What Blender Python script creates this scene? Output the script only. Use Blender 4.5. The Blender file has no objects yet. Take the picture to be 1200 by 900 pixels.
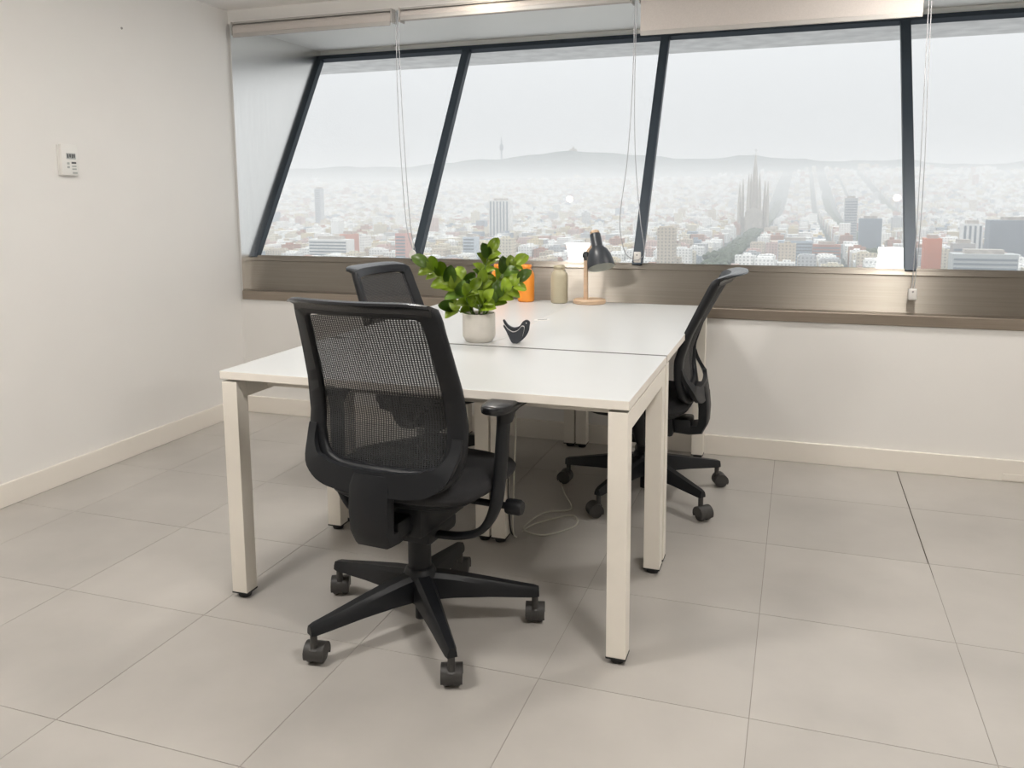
import bpy, bmesh, math, random
from mathutils import Vector, Matrix

random.seed(7)
scene = bpy.context.scene
COL = scene.collection
PI = math.pi

# ------------------------------------------------------------------ camera
cam_data = bpy.data.cameras.new('camera')
cam = bpy.data.objects.new('camera', cam_data)
COL.objects.link(cam)
CAM = Vector((3.0917, -4.0946, 1.274))
yaw, pitch, roll = 0.3316, 0.1331, -0.0063
F = Vector((-math.sin(yaw) * math.cos(pitch), math.cos(yaw) * math.cos(pitch), -math.sin(pitch)))
Rv = Vector((math.cos(yaw), math.sin(yaw), 0))
Uv = Rv.cross(F)
R2 = Rv * math.cos(roll) + Uv * math.sin(roll)
U2 = Uv * math.cos(roll) - Rv * math.sin(roll)
cam.matrix_world = Matrix(((R2.x, U2.x, -F.x, CAM.x), (R2.y, U2.y, -F.y, CAM.y), (R2.z, U2.z, -F.z, CAM.z), (0, 0, 0, 1)))
cam_data.sensor_width = 36
cam_data.lens = 979.38 / 1200 * 36
cam_data.shift_y = (358.95 - 450) / 1200
cam_data.clip_start = 0.05
cam_data.clip_end = 60000
scene.camera = cam

# ------------------------------------------------------------------ world: overcast sky (CIE overcast luminance law)
SKY = 0.70
world = bpy.data.worlds.new('overcast_sky')
scene.world = world
world.use_nodes = True
nt = world.node_tree
nt.nodes.clear()
out = nt.nodes.new('ShaderNodeOutputWorld')
bg = nt.nodes.new('ShaderNodeBackground')
tc = nt.nodes.new('ShaderNodeTexCoord')
sep = nt.nodes.new('ShaderNodeSeparateXYZ')
mx = nt.nodes.new('ShaderNodeMath'); mx.operation = 'MAXIMUM'; mx.inputs[1].default_value = 0
ma = nt.nodes.new('ShaderNodeMath'); ma.operation = 'MULTIPLY_ADD'
ma.inputs[1].default_value = 2.0 * SKY; ma.inputs[2].default_value = SKY
bg.inputs['Color'].default_value = (0.965, 0.985, 1.0, 1)
nt.links.new(tc.outputs['Generated'], sep.inputs[0])
nt.links.new(sep.outputs['Z'], mx.inputs[0])
nt.links.new(mx.outputs[0], ma.inputs[0])
nt.links.new(ma.outputs[0], bg.inputs['Strength'])
nt.links.new(bg.outputs[0], out.inputs[0])

LAMP = 146.0            # strength of the square ceiling downlights
DRUM_FILL = 85.0             # strength of the added opal fill drums, out of view
LAMP_COL = (1.0, 0.962, 0.915)

# ------------------------------------------------------------------ exposure
scene.view_settings.view_transform = 'Standard'
scene.view_settings.look = 'None'
scene.view_settings.gamma = 1
scene.view_settings.use_curve_mapping = False
scene.view_settings.exposure = 0.0
scene.cycles.max_bounces = 10
scene.cycles.diffuse_bounces = 5
scene.cycles.transparent_max_bounces = 16
scene.cycles.caustics_reflective = False
scene.cycles.caustics_refractive = False
scene.cycles.sample_clamp_indirect = 6
scene.cycles.volume_bounces = 4

# ================================================================== helpers
MATS = {}


def mat(name, col, rough=0.5, metal=0.0, noise=None, bump=None, spec=0.5, aniso=None, obj_rand=0.0, coat=0.0, world=False):
    """Principled material; noise=(scale, amount[, stretch]) varies the colour, bump=(scale, strength[, stretch])."""
    if name in MATS:
        return MATS[name]
    m = bpy.data.materials.new(name)
    m.use_nodes = True
    t = m.node_tree
    b = t.nodes['Principled BSDF']
    b.inputs['Roughness'].default_value = rough
    b.inputs['Metallic'].default_value = metal
    b.inputs['Specular IOR Level'].default_value = spec
    b.inputs['Coat Weight'].default_value = coat
    b.inputs['Base Color'].default_value = (*col, 1)
    n = noise or (12.0, 0.03)
    co = t.nodes.new('ShaderNodeTexCoord')
    src = co.outputs['Object']
    if world:
        src = t.nodes.new('ShaderNodeNewGeometry').outputs['Position']
    if len(n) > 2:
        mp = t.nodes.new('ShaderNodeMapping')
        mp.inputs['Scale'].default_value = n[2]
        t.links.new(src, mp.inputs['Vector'])
        src = mp.outputs[0]
    tx = t.nodes.new('ShaderNodeTexNoise')
    tx.inputs['Scale'].default_value = n[0]
    tx.inputs['Detail'].default_value = 5
    t.links.new(src, tx.inputs['Vector'])
    rp = t.nodes.new('ShaderNodeMapRange')
    rp.inputs['From Min'].default_value = 0.3
    rp.inputs['From Max'].default_value = 0.7
    rp.inputs['To Min'].default_value = 1 - n[1]
    rp.inputs['To Max'].default_value = 1 + n[1]
    t.links.new(tx.outputs['Fac'], rp.inputs['Value'])
    fac = rp.outputs[0]
    if obj_rand:
        oi = t.nodes.new('ShaderNodeObjectInfo')
        r2 = t.nodes.new('ShaderNodeMapRange')
        r2.inputs['To Min'].default_value = 1 - obj_rand
        r2.inputs['To Max'].default_value = 1 + obj_rand
        t.links.new(oi.outputs['Random'], r2.inputs['Value'])
        mm = t.nodes.new('ShaderNodeMath'); mm.operation = 'MULTIPLY'
        t.links.new(fac, mm.inputs[0]); t.links.new(r2.outputs[0], mm.inputs[1])
        fac = mm.outputs[0]
    vm = t.nodes.new('ShaderNodeVectorMath'); vm.operation = 'SCALE'
    vm.inputs[0].default_value = col
    t.links.new(fac, vm.inputs['Scale'])
    t.links.new(vm.outputs[0], b.inputs['Base Color'])
    if bump:
        bt = t.nodes.new('ShaderNodeTexNoise')
        bt.inputs['Scale'].default_value = bump[0]
        bt.inputs['Detail'].default_value = 4
        s2 = co.outputs['Object']
        if len(bump) > 2:
            mp = t.nodes.new('ShaderNodeMapping')
            mp.inputs['Scale'].default_value = bump[2]
            t.links.new(s2, mp.inputs['Vector'])
            s2 = mp.outputs[0]
        t.links.new(s2, bt.inputs['Vector'])
        bn = t.nodes.new('ShaderNodeBump')
        bn.inputs['Strength'].default_value = bump[1]
        bn.inputs['Distance'].default_value = 0.002
        t.links.new(bt.outputs['Fac'], bn.inputs['Height'])
        t.links.new(bn.outputs[0], b.inputs['Normal'])
    if aniso:
        b.inputs['Anisotropic'].default_value = aniso[0]
        cx = t.nodes.new('ShaderNodeCombineXYZ')
        for i in range(3):
            cx.inputs[i].default_value = aniso[1][i]
        t.links.new(cx.outputs[0], b.inputs['Tangent'])
    MATS[name] = m
    return m


def emis(name, col, strength):
    m = bpy.data.materials.new(name)
    m.use_nodes = True
    t = m.node_tree
    b = t.nodes['Principled BSDF']
    b.inputs['Base Color'].default_value = (*col, 1)
    b.inputs['Emission Color'].default_value = (*col, 1)
    b.inputs['Emission Strength'].default_value = strength
    return m


def link_mesh(name, me, material, parent=None, smooth=None):
    o = bpy.data.objects.new(name, me)
    COL.objects.link(o)
    if material:
        me.materials.append(material)
    if smooth is not None:
        for p in me.polygons:
            p.use_smooth = True
        me.set_sharp_from_angle(angle=math.radians(smooth))
    if parent:
        o.parent = parent
    return o


def obj(name, bm, material, parent=None, smooth=None):
    bmesh.ops.recalc_face_normals(bm, faces=bm.faces)
    me = bpy.data.meshes.new(name)
    bm.to_mesh(me)
    bm.free()
    return link_mesh(name, me, material, parent, smooth)


def box(bm, x0, x1, y0, y1, z0, z1, bev=0.0, seg=2):
    r = bmesh.ops.create_cube(bm, size=1)
    vs = r['verts']
    for v in vs:
        v.co = Vector((x0 + (v.co.x + .5) * (x1 - x0), y0 + (v.co.y + .5) * (y1 - y0), z0 + (v.co.z + .5) * (z1 - z0)))
    if bev:
        es = list({e for v in vs for e in v.link_edges})
        bmesh.ops.bevel(bm, geom=es, offset=bev, segments=seg, affect='EDGES', profile=0.5)
    return vs


def bx(x0, x1, y0, y1, z0, z1, bev=0.0, seg=2):
    bm = bmesh.new()
    box(bm, x0, x1, y0, y1, z0, z1, bev, seg)
    return bm


def lathe(profile, n=32, bm=None, mtx=None):
    """profile: list of (r, z), revolved about z."""
    bm = bm or bmesh.new()
    rings = []
    for r, z in profile:
        if r < 1e-6:
            rings.append([bm.verts.new((0, 0, z))])
        else:
            rings.append([bm.verts.new((r * math.cos(2 * PI * k / n), r * math.sin(2 * PI * k / n), z)) for k in range(n)])
    for a, b in zip(rings[:-1], rings[1:]):
        for k in range(n):
            k2 = (k + 1) % n
            if len(a) == 1 and len(b) == 1:
                continue
            if len(a) == 1:
                bm.faces.new((a[0], b[k], b[k2]))
            elif len(b) == 1:
                bm.faces.new((a[k], a[k2], b[0]))
            else:
                bm.faces.new((a[k], a[k2], b[k2], b[k]))
    if mtx is not None:
        for ring in rings:
            for v in ring:
                v.co = mtx @ v.co
    return bm


def loft(sections, bm=None, closed=False, caps=True):
    """sections: list of equal-length lists of points, joined into a skin."""
    bm = bm or bmesh.new()
    R = [[bm.verts.new(p) for p in s] for s in sections]
    n = len(R[0])
    pairs = list(zip(R[:-1], R[1:]))
    if closed:
        pairs.append((R[-1], R[0]))
    for a, b in pairs:
        for k in range(n):
            k2 = (k + 1) % n
            bm.faces.new((a[k], a[k2], b[k2], b[k]))
    if caps and not closed:
        bm.faces.new(R[0][::-1])
        bm.faces.new(R[-1])
    return bm


def tube(path, rad, n=8, bm=None, closed=False, flat=None):
    """round (or elliptical: flat=(rx, ry)) tube along a path."""
    P = [Vector(p) for p in path]
    secs = []
    up = Vector((0, 0, 1))
    prev = None
    for i, p in enumerate(P):
        if closed:
            d = (P[(i + 1) % len(P)] - P[i - 1])
        else:
            d = (P[min(i + 1, len(P) - 1)] - P[max(i - 1, 0)])
        d.normalize()
        if prev is None:
            s = d.cross(up)
            if s.length < 1e-3:
                s = d.cross(Vector((0, 1, 0)))
        else:
            s = prev - d * prev.dot(d)
        s.normalize()
        prev = s
        u = s.cross(d)
        r = rad[i] if isinstance(rad, (list, tuple)) else rad
        rx, ry = (flat if flat else (r, r))
        secs.append([p + s * (rx * math.cos(2 * PI * k / n)) + u * (ry * math.sin(2 * PI * k / n)) for k in range(n)])
    return loft(secs, bm, closed=closed)


def catmull(pts, per=6, closed=False):
    P = [Vector(p) for p in pts]
    o = []
    n = len(P)
    for i in range(n if closed else n - 1):
        if closed:
            a, b, c, d = P[i - 1], P[i], P[(i + 1) % n], P[(i + 2) % n]
        else:
            b, c = P[i], P[i + 1]
            a = P[i - 1] if i else b * 2 - c
            d = P[i + 2] if i + 2 < n else c * 2 - b
        for k in range(per):
            t = k / per
            o.append(0.5 * ((2 * b) + (c - a) * t + (2 * a - 5 * b + 4 * c - d) * t * t + (3 * b - a - 3 * c + d) * t ** 3))
    if not closed:
        o.append(P[-1])
    return o


def resample(P, n):
    L = [0.0]
    for a, b in zip(P[:-1], P[1:]):
        L.append(L[-1] + (b - a).length)
    o = []
    j = 0
    for k in range(n):
        s = L[-1] * k / (n - 1)
        while j < len(L) - 2 and L[j + 1] < s:
            j += 1
        t = (s - L[j]) / max(L[j + 1] - L[j], 1e-9)
        o.append(P[j].lerp(P[j + 1], t))
    return o


def interp(x, X, Y):
    if x <= X[0]:
        return Y[0]
    for a, b, c, d in zip(X[:-1], X[1:], Y[:-1], Y[1:]):
        if x <= b:
            return c + (d - c) * (x - a) / (b - a)
    return Y[-1]


def sm(x):
    x = max(0.0, min(1.0, x))
    return x * x * (3 - 2 * x)


def tag(o, label, cat, group=None):
    o['label'] = label
    o['category'] = cat
    if group:
        o['group'] = group
    return o


def thing(name, label, cat, loc=(0, 0, 0), rz=0.0, group=None):
    o = bpy.data.objects.new(name, None)
    o.empty_display_size = 0.1
    COL.objects.link(o)
    o.location = loc
    o.rotation_euler = (0, 0, rz)
    return tag(o, label, cat, group)


def struct(o, kind='structure'):
    o['kind'] = kind
    return o


# ================================================================== materials
M_wall = mat('wall_paint', (0.80, 0.785, 0.76), 0.65, noise=(3, 0.012), bump=(90, 0.05))
M_ceil = mat('ceiling_paint', (0.88, 0.86, 0.84), 0.8, noise=(3, 0.012))
M_base = mat('baseboard_lacquer', (0.80, 0.755, 0.69), 0.35, noise=(4, 0.015))
M_tile = mat('concrete_tile', (0.435, 0.412, 0.382), 0.34, noise=(1.9, 0.13), bump=(60, 0.04), obj_rand=0.03, world=True)
M_grout = mat('tile_grout', (0.31, 0.288, 0.26), 0.9, spec=0.1)
M_joint = mat('dark_joint_filler', (0.09, 0.075, 0.06), 0.8)
M_steel = mat('brushed_steel', (0.34, 0.31, 0.272), 0.46, 1.0, noise=(6, 0.06, (0.4, 1, 30)), aniso=(0.95, (0, 0, 1)))
M_flange = mat('bronze_flange', (0.36, 0.31, 0.26), 0.38, 1.0, noise=(6, 0.06, (0.4, 1, 30)))
M_steel_v = mat('brushed_steel_reveal', (0.86, 0.855, 0.84), 0.26, 1.0, noise=(5, 0.03, (1, 30, 0.4)))
M_frame = mat('anodised_frame', (0.030, 0.042, 0.056), 0.42, 0.3, noise=(8, 0.05))
M_soffit = mat('soffit_panel', (0.90, 0.91, 0.89), 0.5, noise=(3, 0.01))
M_eave = mat('eave_concrete', (0.85, 0.85, 0.84), 0.9, noise=(9, 0.12))
M_blind = mat('blind_fabric', (0.53, 0.49, 0.46), 0.85, noise=(200, 0.04))
M_blind2 = mat('blind_bar', (0.42, 0.40, 0.38), 0.5)
M_bracket = mat('blind_bracket', (0.42, 0.40, 0.38), 0.5)
M_chain = mat('blind_chain', (0.42, 0.42, 0.44), 0.4)
M_clear = mat('chain_holder_plastic', (0.72, 0.70, 0.67), 0.25)
M_desk = mat('desk_laminate', (0.59, 0.60, 0.595), 0.30, noise=(5, 0.008), spec=0.5)
M_edge = mat('desk_edge_band', (0.80, 0.755, 0.69), 0.4)
M_leg = mat('desk_leg_powdercoat', (0.80, 0.755, 0.68), 0.42, noise=(20, 0.012))
M_foot = mat('foot_rubber', (0.015, 0.015, 0.016), 0.6)
M_black = mat('black_plastic', (0.0075, 0.0085, 0.0105), 0.45, noise=(30, 0.05), bump=(400, 0.06), spec=0.32)
M_blackg = mat('black_plastic_gloss', (0.010, 0.011, 0.013), 0.26, noise=(30, 0.05))
M_seat = mat('seat_fabric', (0.016, 0.016, 0.018), 0.9, noise=(300, 0.2), bump=(500, 0.4))
M_caster = mat('caster_nylon', (0.038, 0.036, 0.034), 0.5)
M_metal = mat('bright_metal', (0.6, 0.6, 0.6), 0.25, 1.0)
M_pot = mat('pot_ceramic', (0.66, 0.625, 0.57), 0.7, noise=(30, 0.03), bump=(150, 0.1))
M_soil = mat('soil', (0.05, 0.035, 0.025), 0.95, noise=(80, 0.4), bump=(120, 1.0))
M_leaf = mat('leaf_green', (0.26, 0.37, 0.028), 0.32, noise=(14, 0.22), obj_rand=0.30)
M_leafd = mat('leaf_dark_green', (0.12, 0.21, 0.03), 0.30, noise=(14, 0.22), obj_rand=0.30)
M_stem = mat('stem_green', (0.10, 0.16, 0.035), 0.5)
M_bird = mat('bird_paint', (0.030, 0.034, 0.042), 0.55, noise=(60, 0.15))
M_birdw = mat('bird_line', (0.75, 0.75, 0.73), 0.6)
M_orange = mat('orange_glaze', (0.86, 0.30, 0.035), 0.35, noise=(20, 0.04))
M_cream = mat('cream_glaze', (0.47, 0.42, 0.30), 0.40, noise=(20, 0.04))
M_wood = mat('lamp_wood', (0.60, 0.43, 0.29), 0.5, noise=(9, 0.15, (1, 1, 12)))
M_shade = mat('lamp_shade_metal', (0.028, 0.033, 0.040), 0.38)
M_shadein = mat('lamp_shade_inside', (0.62, 0.64, 0.60), 0.5)
M_white = mat('white_plastic', (0.80, 0.79, 0.76), 0.4)
M_lcd = mat('lcd_grey', (0.42, 0.44, 0.42), 0.3)
M_dark = mat('print_dark', (0.08, 0.08, 0.085), 0.6)
M_cable = mat('cable_white', (0.55, 0.54, 0.47), 0.5)
M_cableb = mat('cable_black', (0.02, 0.02, 0.02), 0.5)

# mesh fabric: woven threads with open holes between them
mm = bpy.data.materials.new('chair_mesh_fabric')
mm.use_nodes = True
t = mm.node_tree
b = t.nodes['Principled BSDF']
b.inputs['Base Color'].default_value = (0.020, 0.021, 0.023, 1)
b.inputs['Roughness'].default_value = 0.7
tr = t.nodes.new('ShaderNodeBsdfTransparent')
mxs = t.nodes.new('ShaderNodeMixShader')
co = t.nodes.new('ShaderNodeTexCoord')
sp = t.nodes.new('ShaderNodeSeparateXYZ')
t.links.new(co.outputs['Object'], sp.inputs[0])


def wave(sock, freq):
    a = t.nodes.new('ShaderNodeMath'); a.operation = 'MULTIPLY'; a.inputs[1].default_value = freq * 2 * PI
    s = t.nodes.new('ShaderNodeMath'); s.operation = 'SINE'
    t.links.new(sock, a.inputs[0]); t.links.new(a.outputs[0], s.inputs[0])
    return s.outputs[0]


wz = wave(sp.outputs['Z'], 190)
wx = wave(sp.outputs['X'], 130)
ad = t.nodes.new('ShaderNodeMath'); ad.operation = 'ADD'
t.links.new(wz, ad.inputs[0]); t.links.new(wx, ad.inputs[1])
mr = t.nodes.new('ShaderNodeMapRange')
mr.inputs['From Min'].default_value = -0.2
mr.inputs['From Max'].default_value = 1.4
mr.inputs['To Min'].default_value = 0.0
mr.inputs['To Max'].default_value = 0.44
t.links.new(ad.outputs[0], mr.inputs['Value'])
t.links.new(mr.outputs[0], mxs.inputs['Fac'])
t.links.new(b.outputs[0], mxs.inputs[1])
t.links.new(tr.outputs[0], mxs.inputs[2])
t.links.new(mxs.outputs[0], t.nodes['Material Output'].inputs['Surface'])
M_mesh = mm

# window glass: clear, with a Fresnel reflection
mg = bpy.data.materials.new('window_glass')
mg.use_nodes = True
t = mg.node_tree
t.nodes.remove(t.nodes['Principled BSDF'])
tr = t.nodes.new('ShaderNodeBsdfTransparent'); tr.inputs[0].default_value = (0.985, 0.99, 0.99, 1)
gl = t.nodes.new('ShaderNodeBsdfGlossy'); gl.inputs['Roughness'].default_value = 0.0
fr = t.nodes.new('ShaderNodeFresnel'); fr.inputs['IOR'].default_value = 1.45
mxs = t.nodes.new('ShaderNodeMixShader')
t.links.new(fr.outputs[0], mxs.inputs['Fac'])
t.links.new(tr.outputs[0], mxs.inputs[1])
t.links.new(gl.outputs[0], mxs.inputs[2])
t.links.new(mxs.outputs[0], t.nodes['Material Output'].inputs['Surface'])
M_glass = mg

# ================================================================== the room
XR, YB, ZC = 5.20, -6.20, 2.308          # right wall, back wall, ceiling
ZS, ZG, ZH = 0.675, 0.922, 2.235         # sill flange, glass bottom, header
GY0, GY1, GZ1 = 0.111, 0.909, 2.175      # leaning glass: bottom y, top y, top z

floor = struct(obj('floor', bx(0, XR, YB, 0, -0.12, -0.0012), M_grout))
tmesh = None
TX, TY, TW, TD = 3.0176, -1.5765, 0.5377, 0.5426
for i in range(-6, 8):
    for j in range(-9, 4):
        x0, x1 = TX + i * TW + .0011, TX + (i + 1) * TW - .0011
        y0, y1 = TY + j * TD + .0011, TY + (j + 1) * TD - .0011
        if i == 0 and j >= 1:
            x1 -= 0.0022
        cx0, cx1, cy0, cy1 = max(x0, 0), min(x1, XR), max(y0, YB), min(y1, 0)
        if cx1 - cx0 < .02 or cy1 - cy0 < .02:
            continue
        bm = bx(cx0 - (cx0 + cx1) / 2, cx1 - (cx0 + cx1) / 2, cy0 - (cy0 + cy1) / 2, cy1 - (cy0 + cy1) / 2, -0.012, 0.0)
        o = obj('floor_tile', bm, M_tile, floor)
        o.location = ((cx0 + cx1) / 2, (cy0 + cy1) / 2, 0)

obj('joint_filler', bx(TX + TW - .0030, TX + TW + .0008, -1.15, -0.015, -.004, -.0008), M_joint, floor)

struct(obj('wall_left', bx(-0.2, 0, YB, 0.2, 0, ZC), M_wall))
struct(obj('wall_right', bx(XR, XR + 0.2, YB, 0.2, 0, ZC), M_wall))
struct(obj('wall_back', bx(-0.2, XR + .2, YB - .2, YB, 0, ZC), M_wall))
bm = bx(0, XR, 0.0, 0.2, 0, ZS)
box(bm, 0, XR, 0.0, 0.2, ZH, ZC)
struct(obj('wall_window', bm, M_wall))
struct(obj('ceiling', bx(-.2, XR + .2, YB - .2, 0.2, ZC, ZC + .2), M_ceil))
struct(obj('baseboard_left', bx(0.0, 0.015, YB, -0.0, 0, 0.098, 0.003), M_base))
bb = struct(obj('baseboard_window', bx(0.015, XR, -0.015, 0, 0, 0.098, 0.003), M_base))
obj('cover_strip', bx(3.98, 5.1, -0.019, -0.014, 0.006, 0.036, 0.002), M_base, bb)
struct(obj('baseboard_right', bx(XR - 0.015, XR, YB, -0.015, 0, 0.098, 0.003), M_base))
struct(obj('baseboard_back', bx(0.015, XR - .015, YB, YB + .015, 0, 0.098, 0.003), M_base))

# deep metal lining of the window opening
struct(obj('trim_1', bx(0.015, XR, -0.012, 0.062, ZS, ZS + 0.052, 0.004), M_flange))          # bottom flange
bm = loft([[(0.015, 0.060, ZS + .05), (0.015, GY0 - .004, ZG), (0.015, GY0 + .05, ZG), (0.015, 0.10, ZS + .05)],
           [(XR, 0.060, ZS + .05), (XR, GY0 - .004, ZG), (XR, GY0 + .05, ZG), (XR, 0.10, ZS + .05)]])
struct(obj('trim_2', bm, M_steel))                                                             # sill panel
bm = loft([[(0.0, -0.004, ZS), (0.0, -0.004, ZH), (0.0, GY1 + .05, ZH), (0.0, GY0 + .02, ZG - .02), (0.0, .06, ZS)],
           [(0.017, -0.004, ZS), (0.017, -0.004, ZH), (0.017, GY1 + .05, ZH), (0.017, GY0 + .02, ZG - .02), (0.017, .06, ZS)]])
struct(obj('trim_3', bm, M_steel_v))                                                           # left reveal
bm = loft([[(XR - .017, -0.004, ZS), (XR - .017, -0.004, ZH), (XR - .017, GY1 + .05, ZH), (XR - .017, GY0 + .02, ZG - .02), (XR - .017, .06, ZS)],
           [(XR, -0.004, ZS), (XR, -0.004, ZH), (XR, GY1 + .05, ZH), (XR, GY0 + .02, ZG - .02), (XR, .06, ZS)]])
struct(obj('trim_4', bm, M_steel_v))
bm = bx(0.017, XR - .017, 0.003, GY1 + .06, ZH - .006, ZH - .0005)
box(bm, 0.017, XR - .017, GY1 + .03, GY1 + .055, GZ1 + .02, ZH - .006)
struct(obj('trim_5', bm, M_soffit))                                                            # soffit
struct(obj('trim_6', bx(-0.6, XR + .6, GY1 + .055, 1.74, 2.205, 2.5), M_eave))                 # eave outside

# leaning window band
tilt = math.atan2(GY1 - GY0, GZ1 - ZG)
GL = math.hypot(GY1 - GY0, GZ1 - ZG)
win = struct(bpy.data.objects.new('window_1', None))
COL.objects.link(win)
win.location = (0, GY0, ZG)
win.rotation_euler = (-tilt, 0, 0)
MUL = [0.030, 1.080, 2.316, 3.577, 4.84, XR - .03]
obj('top_rail', bx(0.017, XR - .017, -0.008, 0.030, GL - .010, GL + .022, .002), M_frame, win)
obj('bottom_rail', bx(0.017, XR - .017, 0.0, 0.05, -0.03, 0.004), M_steel, win)
for x in MUL:
    w = 0.016 if x < .1 or x > XR - .1 else 0.025
    obj('mullion', bx(x - w, x + w, -0.010, 0.030, -0.01, GL - .010, .002), M_frame, win)
for a, c in zip(MUL[:-1], MUL[1:]):
    bm = bmesh.new()
    vs = [bm.verts.new(p) for p in ((a + .015, .012, 0), (c - .015, .012, 0), (c - .015, .012, GL), (a + .015, .012, GL))]
    bm.faces.new(vs)
    obj('pane', bm, M_glass, win)

# ================================================================== ceiling lamps (downlights and spots mirrored in the leaning glass; drums added as fill)
M_lamp = emis('downlight_diffuser', LAMP_COL, LAMP)
M_spot = emis('spot_lens', (1.0, 0.86, 0.68), 260.0)
for x, lab in ((1.61, 'square white ceiling downlight above the potted plant desk'), (3.645, 'square white ceiling downlight above the bare floor by the window')):
    t_ = thing('ceiling_downlight', lab, 'ceiling light', (x, -0.62, ZC), 0, 'square ceiling downlights')
    bm = bmesh.new()
    s, l = 0.083, 0.113
    for q in ((-s - .015, -s, -l - .015, l + .015), (s, s + .015, -l - .015, l + .015), (-s, s, -l - .015, -l), (-s, s, l, l + .015)):
        box(bm, q[0], q[1], q[2], q[3], -0.008, 0)
    obj('rim', bm, M_white, t_)
    obj('diffuser', bx(-s, s, -l, l, -0.005, -0.001), M_lamp, t_)
M_drum_fill = emis('opal_drum_fill', LAMP_COL, DRUM_FILL)  # unseen drum lamps added to brighten the ceiling and walls
for x in (1.35, 3.45):
    for y in (-2.95,):
        t_ = thing('fill_drum_lamp', 'added round opal fill lamp on the ceiling, out of view', 'ceiling light', (x, y, ZC), 0, 'added opal fill lamps')
        obj('backplate', lathe([(0, 0), (.15, 0), (.15, -.012), (0, -.012)], 32), M_white, t_, 40)
        obj('opal_shade', lathe([(.145, -.012), (.165, -.02), (.165, -.085), (.15, -.095), (0, -.097)], 32), M_drum_fill, t_, 40)
for x in (1.587, 3.641):
    t_ = thing('ceiling_spot', 'small round ceiling spotlight close to the window', 'ceiling light', (x, -0.17, ZC), 0, 'round ceiling spots by the window')
    obj('rim', lathe([(.022, 0), (.034, 0), (.034, -.006), (.022, -.008), (.022, 0)], 24), M_white, t_)
    obj('lens', lathe([(0, -.004), (.020, -.004), (.020, -.001), (0, -.001)], 24), M_spot, t_)

# ================================================================== desks
ZT, TH = 0.74, 0.025


def desk(label, x0, x1, y0, y1, rails='y'):
    cx, cy = (x0 + x1) / 2, (y0 + y1) / 2
    t_ = thing('desk', label, 'desk', (cx, cy, 0))
    a, c = (x1 - x0) / 2, (y1 - y0) / 2
    top = obj('desktop', bx(-a, a, -c, c, ZT - TH, ZT, .0015), M_desk, t_)
    top.data.materials.append(M_edge)
    for p in top.data.polygons:
        if abs(p.normal.z) < .5:
            p.material_index = 1
    w = 0.054
    xi, yi = a - 0.003, c - 0.004
    zr = ZT - TH - .008
    for sx in (-1, 1):
        for sy in (-1, 1):
            X0 = sx * xi - (w if sx > 0 else 0)
            Y0 = sy * yi - (w if sy > 0 else 0)
            lg = obj('leg', bx(X0, X0 + w, Y0, Y0 + w, 0.02, zr, .0015), M_leg, t_)
            ft = lathe([(0, 0.0), (.019, 0.0), (.021, .006), (.021, .016), (.026, .016), (.0262, .0205), (0, .0205)], 20)
            for v in ft.verts:
                v.co += Vector((X0 + w / 2, Y0 + w / 2, 0))
            box(ft, X0 - .001, X0 + w + .001, Y0 - .001, Y0 + w + .001, 0.016, 0.0202)
            obj('foot', ft, M_foot, lg, 40)
    for sx in (-1, 1):                                   # side rails between front and back leg
        X0 = sx * xi - (w if sx > 0 else 0)
        if rails == 'y':
            obj('side_rail', bx(X0, X0 + w, -yi + w, yi - w, zr - .055, zr, .0015), M_leg, t_)
        else:
            obj('side_rail', bx(-xi + w, xi - w, (sx * yi) - (w if sx > 0 else 0), (sx * yi) + (0 if sx > 0 else w), zr - .055, zr, .0015), M_leg, t_)
    if rails == 'y':
        for yy in (-.16, .12):
            obj('cross_rail', bx(-xi + w, xi - w, yy, yy + .04, zr - .045, zr - .003, .0015), M_leg, t_)
    else:
        for xx in (-.14, .10):
            obj('cross_rail', bx(xx, xx + .04, -yi + w, yi - w, zr - .045, zr - .003, .0015), M_leg, t_)
    # packers that hold the top just above the frame
    for sx in (-1, 1):
        for sy in (-1, 1):
            obj('spacer', bx(sx * (a - .06) - .02, sx * (a - .06) + .02, sy * (c - .08) - .02, sy * (c - .08) + .02, zr, ZT - TH), M_foot, t_)
    return t_


DX0, DX1, DY0, DYM, DY1 = 1.4134, 2.6896, -1.9971, -1.3489, -0.0511
XM = (DX0 + DX1) / 2
d1 = desk('white desk set crosswise at the end of the two window desks', DX0, DX1, DY0, DYM - .009, 'y')
o = obj('gap_shade_strip', bx(DX0 + .002, DX1 - .002, DYM - .009, DYM + .0085, ZT - .012, ZT - .0006), mat('gap_shade_grey', (0.09, 0.09, 0.09), 0.7), None)  # added strip, its dark colour stands in for shade in the desk gap
o.parent = d1
o.location = -Vector(d1.location)
desk('white desk by the window under the desk lamp, with a chair at its outer side', XM + .0006, DX1, DYM + .009, DY1, 'x')
desk('white desk by the window carrying the potted plant and orange bottles', DX0, XM - .0006, DYM + .009, DY1, 'x')

# cable outlet flap in the seam between the window desks
gm = thing('cable_flap', 'small pale oval cable flap set in the seam of the desks', 'cable outlet', (XM + .01, -0.71, ZT), .5)
bm = lathe([(0, .004), (.030, .004), (.036, .0015), (.036, 0), (0, 0)], 28)
for v in bm.verts:
    v.co.y *= .45
obj('flap', bm, M_white, gm, 40)
obj('slot', bx(-.02, .02, -.012, -.008, .0041, .0052), M_dark, gm)

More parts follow.
